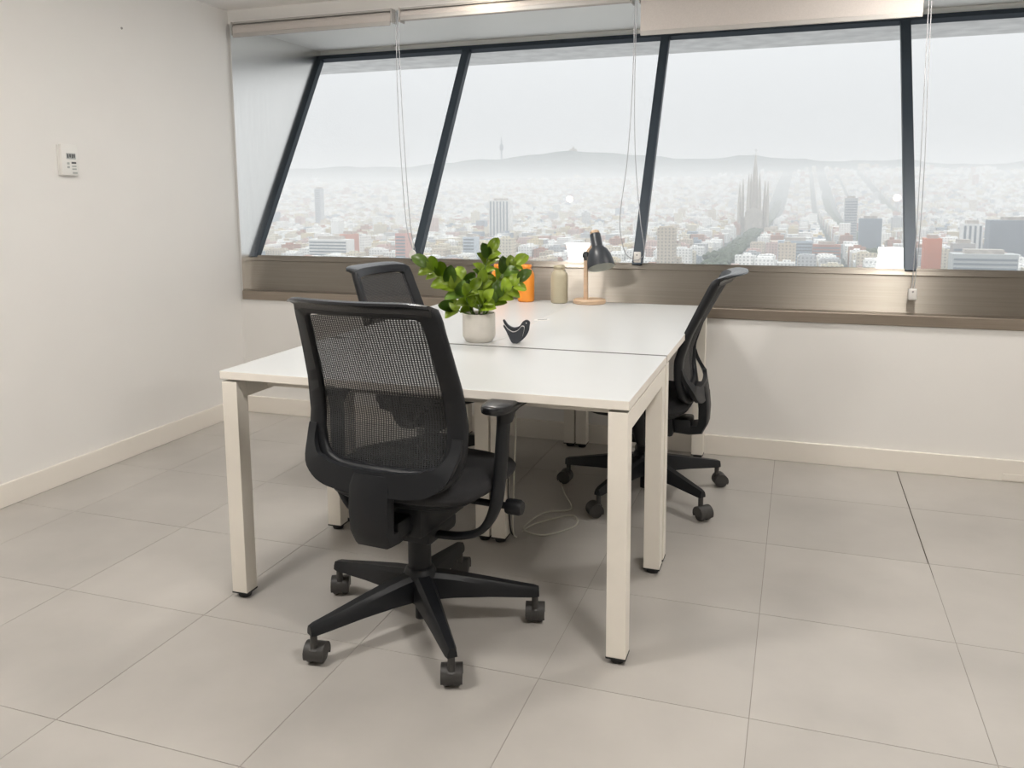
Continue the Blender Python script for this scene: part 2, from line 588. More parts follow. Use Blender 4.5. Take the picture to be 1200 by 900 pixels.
# ================================================================== office chairs
OUT = [(0, .455), (.10, .457), (.172, .470), (.220, .505), (.241, .56), (.247, .62), (.241, .72), (.231, .82), (.223, .90), (.219, .945), (.205, .970), (.12, .976), (0, .978)]
INN = [(0, .522), (.10, .523), (.152, .532), (.182, .556), (.192, .60), (.191, .68), (.186, .75), (.180, .84), (.175, .908), (.168, .934), (.12, .940), (0, .942)]
YP = ([.44, .50, .57, .65, .75, .85, .96, 1.0], [-.186, -.172, -.162, -.162, -.190, -.232, -.280, -.298])


LEAN = 0.0


def yback(x, z):
    bulge = interp(z, [.45, .7, .97], [.018, .032, .060])
    return interp(z, *YP) - bulge * (1 - (x / .244) ** 2) + LEAN * max(0.0, z - .60) / .36


def loop_from_half(H, n):
    P = resample(catmull([(x, 0, z) for x, z in H], 6), n)
    L = [Vector((-p.x, 0, p.z)) for p in P[::-1]][1:-1]
    return P + L


def chair_parts(root, dz, base_ang, roll_ang=None):
    """root's +y is where the sitter looks; the column stands on the origin."""
    def up(bm):
        for v in bm.verts:
            v.co.z += dz
        return bm
    # --- five-star base
    obj('base_hub', lathe([(0, .080), (.030, .080), (.040, .095), (.050, .110), (.050, .168), (.042, .186), (.034, .192), (0, .192)], 28), M_black, root, 40)
    obj('gas_lift', lathe([(0, .028), (.016, .028), (.016, .075), (.034, .19), (.034, .245 + dz), (.030, .255 + dz), (.022, .26 + dz), (.022, .33 + dz), (0, .33 + dz)], 24), M_black, root, 40)
    for k in range(5):
        a = base_ang + k * 2 * PI / 5
        ca, sa = math.cos(a), math.sin(a)
        secs = []
        for r, w, zt, zb in ((.030, .031, .176, .096), (.10, .029, .166, .100), (.20, .0235, .147, .098), (.30, .0185, .127, .092), (.338, .0165, .120, .090), (.352, .0135, .115, .091)):
            c4 = [(r, -w, zb), (r, w, zb), (r, w * .92, zt - .012), (r, w * .55, zt), (r, -w * .55, zt), (r, -w * .92, zt - .012)]
            secs.append([(x * ca - y * sa, x * sa + y * ca, z) for x, y, z in c4])
        lg = obj('base_leg', loft(secs), M_black, root, 35)
        # caster under the tip
        me = bpy.data.meshes.new('caster')
        bm = bmesh.new()
        lathe([(0, .105), (.010, .105), (.010, .050), (.014, .046), (0, .046)], 14, bm)
        # hood: half shell over the wheels
        n = 12
        for s0, s1 in ((-.028, -.0245), (-.004, .004), (.0245, .028)):
            ring = []
            for q in range(n + 1):
                th = -.25 + (PI + .5) * q / n
                ring.append((.029 * math.cos(th), .029 * math.sin(th) + .030))
            secs = [[(x + .016, s, z) for x, z in ring] for s in (s0, s1)]
            loft(secs, bm)
        ring_o = [(.030 * math.cos(-.5 + (PI + 1.0) * q / n), .030 * math.sin(-.5 + (PI + 1.0) * q / n) + .030) for q in range(n + 1)]
        ring_i = [(.0275 * math.cos(-.5 + (PI + 1.0) * q / n), .0275 * math.sin(-.5 + (PI + 1.0) * q / n) + .030) for q in range(n + 1)][::-1]
        loft([[(x + .016, s, z) for x, z in ring_o + ring_i] for s in (-.0285, .0285)], bm)
        bmesh.ops.recalc_face_normals(bm, faces=bm.faces)
        bm.to_mesh(me); bm.free()
        cr = link_mesh('caster', me, M_caster, root, 40)
        cr.location = (.340 * ca, .340 * sa, 0)
        sw = a + random.uniform(-.7, .7) if roll_ang is None else roll_ang + random.uniform(-.22, .22)
        cr.rotation_euler = (0, 0, sw)
        for s in (-1, 1):
            wl = lathe([(0, -.010), (.022, -.010), (.026, -.007), (.027, 0), (.026, .007), (.022, .010), (0, .010)], 24,
                       mtx=Matrix.Translation((.016, s * .0145, .027)) @ Matrix.Rotation(PI / 2, 4, 'X'))
            obj('wheel', wl, M_caster, cr, 40)
    # --- mechanism under the seat
    bm = bx(-.085, .085, -.13, .14, .300, .395, .014)
    box(bm, -.055, .055, -.20, -.10, .322, .372, .01)
    box(bm, -.060, .075, -.07, .10, .255, .305, .014)
    obj('tilt_mechanism', up(bm), M_black, root, 40)
    kn = lathe([(0, 0), (.010, 0), (.010, .14), (.021, .142), (.023, .150), (.023, .182), (.019, .190), (0, .190)], 20,
               mtx=Matrix.Translation((.115, .06, .360)) @ Matrix.Rotation(PI / 2, 4, 'Y'))
    obj('tension_knob', up(kn), M_black, root, 40)
    lv = tube([(-.08, .05, .37), (-.2, .055, .372), (-.27, .06, .366)], .006, 8)
    box(lv, -.31, -.26, .045, .078, .360, .370, .003)
    obj('height_lever', up(lv), M_black, root, 40)
    # --- seat: shell and cushion
    def ring(sx, sy0, sy1, z, drop, n=40):
        pts = []
        for k in range(n):
            a = 2 * PI * k / n
            c, s = math.cos(a), math.sin(a)
            e = .62
            x = sx * math.copysign(abs(c) ** e, c)
            y = (sy1 if s > 0 else -sy0) * math.copysign(abs(s) ** e, s)
            zz = z - drop * max(0, (y - .10) / .17) ** 2
            pts.append((x, y, zz))
        return pts
    secs = [ring(.14, -.12, .17, .392, 0), ring(.205, -.17, .225, .402, .01), ring(.228, -.19, .25, .418, .015)]
    secs.append(ring(.226, -.188, .248, .424, .018))
    obj('seat_shell', up(loft(secs)), M_black, root, 50)
    secs = [ring(.232, -.186, .250, .422, .02), ring(.252, -.20, .272, .434, .025), ring(.256, -.202, .276, .450, .03),
            ring(.244, -.19, .264, .466, .032), ring(.200, -.16, .215, .476, .03), ring(.10, -.09, .12, .474, .02), ring(.02, -.02, .03, .472, .0)]
    obj('seat', up(loft(secs)), M_seat, root, 60)
    # --- armrests
    for s in (-1, 1):
        path = catmull([(s * .06, -.02, .275), (s * .15, -.02, .284), (s * .215, -.02, .312), (s * .254, -.019, .375), (s * .266, -.014, .45), (s * .272, -.006, .54), (s * .278, .0, .662)], 5)
        n = len(path)
        secs = []
        P = path
        for i, p in enumerate(P):
            d = (P[min(i + 1, n - 1)] - P[max(i - 1, 0)]).normalized()
            side = Vector((0, 1, 0))
            nn = d.cross(side).normalized()
            tt = i / (n - 1)
            hw = .019 + .009 * sm((tt - .3) / .3)
            ht = .011 + .006 * sm((tt - .3) / .3)
            secs.append([p + side * (hw * math.cos(q)) + nn * (ht * math.sin(q)) for q in [2 * PI * k / 14 for k in range(14)]])
        arm = obj('armrest', up(loft(secs)), M_black, root, 50)
        # neck flare and pad
        secs = [[(s * .279 + rx * math.cos(q), cy + ry * math.sin(q), z) for q in [2 * PI * k / 18 for k in range(18)]]
                for rx, ry, cy, z in ((.020, .030, 0, .625), (.024, .040, .01, .650), (.034, .070, .02, .664), (.036, .08, .02, .668))]
        obj('pad_holder', up(loft(secs)), M_black, arm, 50)
        bm = bmesh.new()
        prs = []
        for hx, e, z in ((.036, .55, .664), (.042, .55, .668), (.0435, .55, .678), (.041, .55, .686), (.034, .6, .689)):
            row = []
            for k in range(32):
                q = 2 * PI * k / 32
                c_, s_ = math.cos(q), math.sin(q)
                row.append((s * .279 + hx * math.copysign(abs(c_) ** e, c_), .025 + (.118 + hx - .04) * math.copysign(abs(s_) ** e, s_), z))
            prs.append(row)
        obj('arm_pad', up(loft(prs, bm)), M_blackg, arm, 50)
    # --- backrest frame: closed loop
    N = 56
    o_ = loop_from_half(OUT, N)
    i_ = loop_from_half(INN, N)
    secs = []
    for a, c in zip(o_, i_):
        yo, yi = yback(a.x, a.z), yback(c.x, c.z)
        m1 = a.lerp(c, .12); m2 = a.lerp(c, .88)
        y1, y2 = yback(m1.x, m1.z), yback(m2.x, m2.z)
        secs.append([(a.x, yo + .004, a.z), (m1.x, y1 + .013, m1.z), (m2.x, y2 + .013, m2.z), (c.x, yi + .005, c.z),
                     (c.x, yi - .006, c.z), (m2.x, y2 - .013, m2.z), (m1.x, y1 - .016, m1.z), (a.x, yo - .008, a.z)])
    frame = obj('back_frame', up(loft(secs, closed=True)), M_black, root, 50)
    # lip that rolls backwards along the top edge
    secs = []
    for k in range(25):
        x = -.207 + .414 * k / 24
        y = yback(x, .968) - .004
        e = 1 - .35 * abs(x / .207) ** 6
        z = .967 - .010 * (abs(x) / .207) ** 8
        secs.append([(x, y + .012, z - .004), (x, y + .010, z + .010), (x, y - .012 * e, z + .016), (x, y - .040 * e, z + .021), (x, y - .056 * e, z + .019),
                     (x, y - .058 * e, z + .013), (x, y - .040 * e, z + .012), (x, y - .016 * e, z + .004), (x, y - .006, z - .012)])
    obj('top_lip', up(loft(secs)), M_blackg, frame, 50)
    # mesh panel stretched in the frame
    bm = bmesh.new()
    nr, nc = 26, 14
    half = resample(catmull([(x, 0, z) for x, z in INN], 6), 60)
    rows = []
    for r in range(nr):
        z = .512 + (.948 - .512) * r / (nr - 1)
        hw = 0
        for p_, q_ in zip(half[:-1], half[1:]):
            lo, hi = min(p_.z, q_.z), max(p_.z, q_.z)
            if lo - 1e-6 <= z <= hi + 1e-6 and hi - lo > 1e-9:
                hw = max(hw, p_.x + (q_.x - p_.x) * (z - p_.z) / (q_.z - p_.z))
        hw = max(hw, .09 if z < .53 else .06) + .006
        rows.append([bm.verts.new((-hw + 2 * hw * k / (nc - 1), yback(-hw + 2 * hw * k / (nc - 1), z) + .004, z)) for k in range(nc)])
    for a, c in zip(rows[:-1], rows[1:]):
        for k in range(nc - 1):
            bm.faces.new((a[k], a[k + 1], c[k + 1], c[k]))
    obj('mesh_panel', up(bm), M_mesh, frame, 60)
    # rear carrier: U band that leaves the frame at the sides and runs back and down
    half_o = [p for p in o_[:N] if p.z < .63]
    half_o = resample(half_o, 22)
    U = [Vector((-p.x, 0, p.z)) for p in half_o[::-1]][:-1] + half_o
    secs = []
    for i, p in enumerate(U):
        d = (U[min(i + 1, len(U) - 1)] - U[max(i - 1, 0)]).normalized()
        nn = Vector((-d.z, 0, d.x))
        if nn.dot(Vector((0, 0, .62)) - p) < 0:
            nn = -nn
        g = .010 + .040 * sm((.63 - p.z) / .13)
        wd = .034 + .036 * sm((.58 - p.z) / .10)
        c = p + nn * .006
        e = p + nn * wd
        yc, ye = yback(c.x, c.z) - g, yback(e.x, e.z) - g
        secs.append([(c.x, yc + .010, c.z), (e.x, ye + .010, e.z), (e.x, ye - .006, e.z), (c.x, yc - .008, c.z)])
    obj('back_carrier', up(loft(secs)), M_black, root, 45)
    # spine from the carrier down and forward to the mechanism
    secs = []
    for y, z, hw, ny, nz in ((-.246, .515, .052, 1, .05), (-.256, .48, .060, 1, .0), (-.262, .42, .060, 1, -.05), (-.260, .36, .058, 1, -.35),
                             (-.240, .320, .056, .5, -.9), (-.19, .312, .052, 0, -1), (-.10, .318, .050, 0, -1)):
        l = math.hypot(ny, nz); ny /= l; nz /= l
        th = .034
        q = [(-hw, 0), (-hw * .8, -.006), (hw * .8, -.006), (hw, 0), (hw, th), (-hw, th)]
        # outward normal points back (-y) / down; thickness goes inwards
        secs.append([(x, y + ny * tt, z - nz * tt) for x, tt in q])
    obj('spine', up(loft(secs)), M_black, root, 45)


ch = thing('office_chair', 'black mesh-back office chair turned away at the front of the crosswise desk', 'office chair', (2.066, -1.966, 0), math.radians(-5), 'black mesh office chairs')
LEAN = 0.045
chair_parts(ch, .030, math.radians(20.5 + 5), math.radians(109 + 5))
ch = thing('office_chair', 'black mesh-back office chair in profile, below the window next to the bare wall', 'office chair', (2.499, -0.652, 0), math.radians(90), 'black mesh office chairs')
LEAN = 0.0
chair_parts(ch, -.020, math.radians(32.5 - 90))
ch = thing('office_chair', 'black mesh-back office chair behind the other chair, its front turned to the plant', 'office chair', (1.525, -0.69, 0), math.radians(-97), 'black mesh office chairs')
LEAN = 0.045
chair_parts(ch, -.028, math.radians(150))

# ================================================================== things on the desks
# ---- plant
pl = thing('potted_plant', 'glossy green leafy plant in a pale ceramic pot', 'potted plant', (1.990, -1.268, ZT))
obj('pot', lathe([(0, 0), (.046, 0), (.049, .002), (.058, .017), (.060, .022), (.060, .104), (.0585, .106), (.056, .104), (.055, .092), (0, .092)], 48), M_pot, pl, 35)
bm = lathe([(0, .098), (.03, .097), (.056, .094), (.056, .09), (0, .09)], 24)
obj('soil', bm, M_soil, pl, 60)
e_r = Vector((R2.x, R2.y, 0)).normalized()          # right as seen from the room's entrance side
e_f = Vector((-e_r.y, e_r.x, 0))


def leaf_mesh(L, W, cup, fold, seed):
    rnd = random.Random(seed)
    bm = bmesh.new()
    rows = []
    n = 8
    for i in range(n + 1):
        u_ = i / n
        w = W * .5 * (math.sin(PI * min(1, u_ ** .9)) ** .48 if 0 < u_ < 1 else 0.06)
        zc = cup * math.sin(PI * u_ * .9) - .012 * u_ * u_
        row = []
        for k in range(-2, 3):
            v = k / 2
            row.append(bm.verts.new((w * v, L * u_, zc + fold * abs(v) ** 1.5 * w / W * 2)))
        rows.append(row)
    for a, c in zip(rows[:-1], rows[1:]):
        for k in range(4):
            bm.faces.new((a[k], a[k + 1], c[k + 1], c[k]))
    bmesh.ops.solidify(bm, geom=bm.faces[:], thickness=.0012)
    bmesh.ops.recalc_face_normals(bm, faces=bm.faces)
    me = bpy.data.meshes.new('leaf')
    bm.to_mesh(me); bm.free()
    for p in me.polygons:
        p.use_smooth = True
    return me


LM = []
for s in range(6):
    me = leaf_mesh(.060 + .005 * (s % 3), .047 + .004 * (s % 2), .006 + .002 * (s % 3), .010, s)
    me.materials.append(M_leafd if s % 3 == 2 else M_leaf)
    LM.append(me)


def stem(pts, n_pairs, start, size=1.0, seed=0, terminal=True):
    """pts in (right, toward window, up) metres from the pot's base centre."""
    rnd = random.Random(seed)
    P = [e_r * a + e_f * c + Vector((0, 0, h)) for a, c, h in pts]
    path = resample(catmull(P, 6), 28)
    obj('stem', tube(path, [.0042 * (1 - .6 * i / 27) for i in range(28)], 8), M_stem, pl, 60)
    for i in range(n_pairs):
        tt = start + (1 - start) * (i + .3) / n_pairs
        k = min(26, int(tt * 27))
        p = path[k]
        d = (path[k + 1] - path[k]).normalized()
        view = (Vector((CAM.x, CAM.y, CAM.z)) - Vector((1.99, -1.268, ZT)) - p).normalized()
        side = d.cross(view).normalized()
        for s in (-1, 1):
            sd = side * s
            ax = (d * (.75 + rnd.uniform(-.15, .2)) + sd * (.75 + rnd.uniform(-.2, .2)) + view * rnd.uniform(-.15, .45)).normalized()
            nrm = (view * .7 + Vector((0, 0, .6)) + sd * rnd.uniform(-.5, .2) + Vector((rnd.uniform(-.3, .3), rnd.uniform(-.3, .3), 0)))
            nrm = (nrm - ax * nrm.dot(ax)).normalized()
            xx = ax.cross(nrm)
            me = LM[rnd.randrange(6)]
            lf = bpy.data.objects.new('leaf', me)
            COL.objects.link(lf)
            lf.parent = pl
            sc = size * (1.0 - .18 * abs(i / max(1, n_pairs - 1) - .45) + rnd.uniform(-.08, .08))
            m = Matrix(((xx.x, ax.x, nrm.x, p.x), (xx.y, ax.y, nrm.y, p.y), (xx.z, ax.z, nrm.z, p.z), (0, 0, 0, 1)))
            lf.matrix_basis = m @ Matrix.Diagonal((sc, sc, sc, 1))
    if terminal:
        p, d = path[-1], (path[-1] - path[-3]).normalized()
        view = (CAM - Vector((1.99, -1.268, ZT)) - p).normalized()
        nrm = (view + Vector((0, 0, .4)))
        nrm = (nrm - d * nrm.dot(d)).normalized()
        xx = d.cross(nrm)
        lf = bpy.data.objects.new('leaf', LM[(seed * 2) % 6])
        COL.objects.link(lf)
        lf.parent = pl
        lf.matrix_basis = Matrix(((xx.x, d.x, nrm.x, p.x), (xx.y, d.y, nrm.y, p.y), (xx.z, d.z, nrm.z, p.z), (0, 0, 0, 1))) @ Matrix.Diagonal((size, size, size, 1))


stem([(-.02, 0, .095), (-.06, .0, .16), (-.12, .0, .225), (-.185, .0, .275)], 5, .30, 1.0, 1)
stem([(.0, .01, .095), (.01, .03, .20), (.03, .03, .29), (.045, .03, .325)], 5, .35, .92, 2)
stem([(.015, .0, .095), (.05, .02, .19), (.10, .02, .255), (.135, .02, .282)], 5, .30, .95, 3)
stem([(.02, -.01, .095), (.06, -.03, .15), (.11, -.03, .19), (.145, -.03, .222)], 4, .25, .9, 4)
stem([(.0, -.02, .095), (.01, -.06, .13), (.03, -.09, .165)], 3, .25, .85, 5)
stem([(-.01, -.02, .095), (-.03, -.06, .135), (-.04, -.08, .17), (-.02, -.08, .2)], 3, .2, .85, 6)
stem([(-.03, 0, .095), (-.055, -.01, .108), (-.085, -.01, .118)], 1, .75, .95, 7)
stem([(-.02, .02, .095), (-.04, .05, .17), (-.06, .07, .22)], 3, .3, .9, 8)
stem([(.0, .02, .095), (.01, .0, .16), (.015, -.02, .22)], 3, .3, .85, 9)

# ---- bird
bd = thing('bird_figurine', 'small dark carved bird figurine with raised split tail', 'figurine', (2.133, -1.262, ZT), math.atan2(e_r.y, e_r.x) - .1)


def plate(pts, y0, y1, name, material, parent, per=4, bev=.0012):
    P = catmull([(x, 0, z) for x, z in pts], per, closed=True)
    bm = bmesh.new()
    vs = [bm.verts.new((p.x, y0, p.z)) for p in P]
    f = bm.faces.new(vs)
    r = bmesh.ops.extrude_face_region(bm, geom=[f])
    for v in r['geom']:
        if isinstance(v, bmesh.types.BMVert):
            v.co.y = y1
    bmesh.ops.recalc_face_normals(bm, faces=bm.faces)
    if bev:
        es = [e for e in bm.edges if abs(e.verts[0].co.y - e.verts[1].co.y) < 1e-6]
        bmesh.ops.bevel(bm, geom=es, offset=bev, segments=2, affect='EDGES')
    return obj(name, bm, material, parent, 40)


BODY = [(-.048, .078), (-.044, .083), (-.030, .064), (-.010, .055), (.010, .060), (.022, .076), (.036, .083), (.048, .076), (.047, .060), (.044, .042), (.034, .024), (.018, .008), (.004, .0), (-.012, .0), (-.020, .010), (-.030, .040)]
WING = [(-.046, .062), (-.043, .066), (-.030, .050), (-.012, .040), (.006, .046), (.018, .060), (.028, .058), (.026, .040), (.020, .020), (.006, .0015), (-.014, .0015), (-.026, .022), (-.036, .044)]
plate(BODY, -.002, .016, 'body', M_bird, bd)
big = [(x * 1.03 + .0003, z * 1.03 + (.0012 if z > .01 else -.0)) for x, z in WING]
plate(big, -.006, -.002, 'wing_outline', M_birdw, bd, bev=0)
plate(WING, -.016, -.006, 'wing', M_bird, bd)
obj('eye', lathe([(0, 0), (.0022, 0), (.0022, .0012), (0, .0016)], 10, mtx=Matrix.Translation((.036, -.002, .073)) @ Matrix.Rotation(PI / 2, 4, 'X')), M_birdw, bd)

# ---- bottles
PROF = [(0, 0), (.036, 0), (.041, .004), (.042, .010), (.042, .128), (.040, .142), (.034, .154), (.027, .162), (.0255, .168), (.0285, .172), (.0285, .183), (.0265, .186), (.023, .186), (.022, .170), (.036, .14), (.037, .01), (0, .008)]


def bottle(label, x, y, m, name='bottle', grp=None):
    t_ = thing(name, label, 'bottle', (x, y, ZT), 0, grp)
    obj('body', lathe(PROF, 40), m, t_, 35)
    obj('neck_ring', lathe([(.0285, .1745), (.0298, .1755), (.0298, .1785), (.0285, .1795)], 32), m, t_, 60)
    return t_


bottle('orange glazed bottle standing between the plant leaves and the cream bottle', 1.800, -0.125, M_orange)
bottle('orange glazed bottle half hidden behind the plant leaves', 1.664, -0.135, M_orange)
bottle('cream coloured glazed bottle beside the desk lamp', 1.975, -0.130, M_cream)

# ---- desk lamp
lp = thing('desk_lamp', 'desk lamp with black bell shade on a light wooden stand', 'desk lamp', (2.122, -0.105, ZT))
obj('base', lathe([(0, 0), (.076, 0), (.080, .003), (.080, .017), (.077, .020), (0, .020)], 48), M_wood, lp, 35)
ex = e_r
o = obj('stem', bx(-.010, .010, -.010, .010, .018, .232, .003), M_wood, lp)
off = ex * -.018
o.location = off
kn = tube([off + Vector((0, 0, .235)) - ex * .018, off + Vector((0, 0, .235)) + ex * .012], .012, 16)
lathe([(0, .212), (.0125, .212), (.0125, .250), (.010, .255), (0, .255)], 20, kn, Matrix.Translation(off))
obj('knuckle', kn, M_shade, lp, 40)
arm = tube([off + Vector((0, 0, .24)), off + ex * .018 + Vector((0, 0, .268)), off + ex * .034 + Vector((0, 0, .285))], .0085, 12)
obj('arm', arm, M_wood, lp, 50)
axis = (Vector((0, 0, 1)) - ex * .16 + e_f * .42).normalized()
q = Vector((0, 0, 1)).rotation_difference(axis).to_matrix().to_4x4()
mt = Matrix.Translation(ex * .052 - e_f * .050 + Vector((0, 0, .180))) @ q
sh = obj('shade', lathe([(.066, .0), (.0665, .004), (.064, .03), (.057, .062), (.045, .088), (.030, .104), (.027, .110), (.0265, .170), (.0245, .174), (0, .174)], 44, mtx=mt), M_shade, lp, 40)
obj('shade_lining', lathe([(.0655, .0), (.063, .002), (.061, .03), (.054, .060), (.042, .084), (.024, .098), (0, .10)], 44, mtx=mt), M_shadein, sh, 40)
obj('cap', lathe([(0, .174), (.0225, .174), (.0235, .177), (.0235, .186), (.020, .190), (0, .190)], 28, mtx=mt), M_wood, sh, 40)
obj('bulb', lathe([(0, .03), (.012, .034), (.021, .05), (.020, .066), (.012, .084), (.010, .10), (0, .10)], 24, mtx=mt), M_white, sh, 50)

# ================================================================== roller blinds and their chains
BL = [('raised grey roller blind in the corner beside the left wall', .055, 1.040, 2.150), ('raised roller blind between the corner blind and the lowered blind', 1.090, 2.300, 2.170),
      ('roller blind let down lowest, hiding the soffit behind it', 2.340, 3.555, 2.012), ('raised roller blind past the lowered blind', 3.600, 4.815, 2.170)]
for label, x0, x1, zb in BL:
    t_ = thing('roller_blind', label, 'roller blind', ((x0 + x1) / 2, -0.012, ZH))
    h = (x1 - x0) / 2
    obj('roller', lathe([(0, -h), (.026, -h), (.026, h), (0, h)], 24, mtx=Matrix.Translation((0, 0, -.038)) @ Matrix.Rotation(PI / 2, 4, 'Y')), M_blind, t_, 40)
    d = zb - ZH
    obj('fabric', bx(-h + .004, h - .004, -.027, -.0255, d + .02, -.038), M_blind, t_)
    obj('bottom_bar', bx(-h + .004, h - .004, -.031, -.021, d, d + .022, .003), M_blind2, t_)
    for s in (-1, 1):
        obj('bracket', bx(s * h + s * .002 - .0035, s * h + s * .002 + .0035, -.032, .03, -.072, 0, .002), M_bracket, t_)
    obj('head_plate', bx(-h, h, -.02, .03, -.010, 0), M_blind2, t_)


def chain(label, top, strands, holder, hk):
    t_ = thing('blind_chain', label, 'blind chain', (0, 0, 0))
    path = []
    A, B = [catmull(s, 8) for s in strands]
    path = A + B[::-1]
    obj('cord', tube(path, .0021, 6, closed=True), M_chain, t_, 60)
    x, y, z = holder
    if hk == 'disc':
        obj('holder', lathe([(0, -.008), (.018, -.008), (.020, -.005), (.020, .005), (.018, .008), (0, .008)], 24,
                            mtx=Matrix.Translation((x, y, z)) @ Matrix.Diagonal((1, 1, 1.35, 1)) @ Matrix.Rotation(PI / 2, 4, 'X')), M_clear, t_, 40)
    else:
        hb = obj('holder', bx(x - .018, x + .018, y - .010, y + .010, z - .027, z + .027, .006, 3), M_clear, t_, 40)
        obj('pin', lathe([(0, 0), (.004, 0), (.004, .004), (0, .004)], 12, mtx=Matrix.Translation((x, y - .006, z + .012)) @ Matrix.Rotation(PI / 2, 4, 'X')), M_dark, hb)
    return t_


chain('thin bead chain hanging from the corner blind to a round holder', None,
      [[(1.060, -.022, 2.215), (1.055, -.012, 1.80), (1.058, .010, 1.40), (1.068, .035, 1.10), (1.092, .055, .975)],
       [(1.070, -.022, 2.215), (1.075, -.010, 1.80), (1.082, .012, 1.40), (1.090, .037, 1.10), (1.104, .055, .975)]], (1.094, .045, .952), 'disc')
chain('slack bead chain hanging behind the desk lamp', None,
      [[(2.316, -.03, 2.215), (2.308, -.028, 1.80), (2.288, -.026, 1.45), (2.252, -.018, 1.15), (2.270, .02, .99), (2.312, .045, .945)],
       [(2.326, -.03, 2.215), (2.318, -.026, 1.80), (2.325, -.020, 1.45), (2.350, -.004, 1.15), (2.368, .020, .99), (2.334, .045, .945)]], (2.325, .064, .958), 'box')
chain('long bead chain beside the lowered blind ending in a clip on the steel panel', None,
      [[(3.572, -.03, 2.215), (3.574, -.026, 1.80), (3.578, -.015, 1.40), (3.580, .010, 1.05), (3.578, .040, .84)],
       [(3.582, -.03, 2.215), (3.586, -.026, 1.80), (3.594, -.015, 1.40), (3.594, .010, 1.05), (3.588, .040, .84)]], (3.583, .040, .815), 'box')

# ================================================================== wall items
th = thing('thermostat', 'small white thermostat with grey display on the bare wall', 'thermostat', (0.0, -1.178, 1.437))
obj('body', bx(0, .022, -.044, .044, -.068, .068, .004), M_white, th, 40)
obj('back_plate', bx(0, .006, -.050, .044, -.066, .066, .002), M_white, th)
obj('display', bx(.0215, .0228, -.020, .030, .004, .030), M_lcd, th)
for k, (y0, y1) in enumerate(((-.016, -.008), (-.004, .004), (.008, .016), (.019, .026))):
    obj('digit', bx(.0226, .0232, y0, y1, .009 + .002 * (k % 2), .026), M_dark, th)
for y0, y1, z0, z1, m in ((.006, .030, -.016, -.008, M_dark), (.008, .030, -.030, -.024, M_lcd), (.008, .030, -.043, -.036, M_lcd), (.010, .034, -.060, -.052, M_lcd), (-.018, -.006, -.020, -.010, M_lcd), (-.018, -.006, -.036, -.026, M_lcd)):
    obj('button', bx(.0215, .0238, y0, y1, z0, z1, .0006), m, th)
sc_ = thing('wall_screw', 'tiny screw left in the bare wall near the ceiling', 'screw', (0, -.80, 2.07))
obj('head', lathe([(0, .004), (.005, .003), (.006, 0), (0, 0)], 12, mtx=Matrix.Rotation(PI / 2, 4, 'Y')), M_blind2, sc_)
obj('slot', bx(.0032, .0044, -.004, .004, -.0008, .0008), M_dark, sc_)

# ================================================================== cables under the desks
c1 = catmull([(XM + .075, -1.30, .66), (XM + .085, -1.29, .45), (XM + .08, -1.30, .2), (XM + .075, -1.28, .012), (XM + .10, -1.14, .004), (XM + .22, -1.00, .004), (XM + .26, -1.10, .004), (XM + .17, -1.22, .004), (XM + .08, -1.18, .004), (XM + .11, -1.02, .009), (XM + .2, -.93, .004), (XM + .12, -.75, .004), (XM + .02, -.5, .004)], 8)
tag(obj('power_cable', tube(c1, .0032, 8), M_cable, None, 60), 'pale cable looped on the floor under the desks', 'cable')
c2 = catmull([(XM + .088, -1.335, .68), (XM + .10, -1.33, .62), (XM + .088, -1.325, .52), (XM + .070, -1.32, .42), (XM + .064, -1.315, .2), (XM + .066, -1.30, .05), (XM + .068, -1.26, .005), (XM + .04, -1.2, .004)], 8)
tag(obj('power_cable', tube(c2, .003, 8), M_cableb, None, 60), 'black cable hanging along the middle desk legs', 'cable')

# ================================================================== the city outside
CAMO = Vector((CAM.x, CAM.y, 0))
AZ = [-60, -35.8, -29.2, -25.9, -23.6, -21.3, -19.6, -16.6, -14.8, -13.2, -10.9, -8.7, -5.9, -4.1, -2.2, 1.0, 3.0, 4.6, 5.9, 7.3, 9.6, 11.2, 13, 20, 45]
EL = [1.5, 1.68, 1.85, 1.85, 2.07, 2.34, 2.34, 2.71, 2.86, 2.73, 2.54, 2.34, 2.19, 2.38, 2.29, 2.02, 1.92, 1.94, 1.97, 1.78, 1.58, 1.64, 1.57, 1.4, 1.3]
G0 = -85.0


def ridge_r(az):
    return interp(az, [-60, -20, -4, 3, 12], [9000, 8600, 8300, 7200, 6800])


def ground(x, y):
    dx, dy = x - CAM.x, y - CAM.y
    r = math.hypot(dx, dy)
    az = math.degrees(math.atan2(dx, dy))
    zr = CAM.z + ridge_r(az) * math.tan(math.radians(interp(az, AZ, EL)))
    zf = interp(az, [-40, -12, -3, 1, 7, 12, 40], [55, 55, 75, 115, 110, 85, 60])
    rr = ridge_r(az)
    z = G0 + (zf - G0) * sm((r - 2600) / 3000) * .98
    if r > 4900:
        z += (zr - zf) * sm((r - 4900) / (rr - 4900))
    if r > rr:
        z -= (zr - G0) * .9 * sm((r - rr) / 3500)
    if 5200 < r < rr:
        k = math.sin((r - 5200) / (rr - 5200) * PI)
        z += 22 * k * math.sin(az * 2.1 + r * .0011) + 10 * k * math.sin(az * 5.3 + 1 - r * .002)
    return z


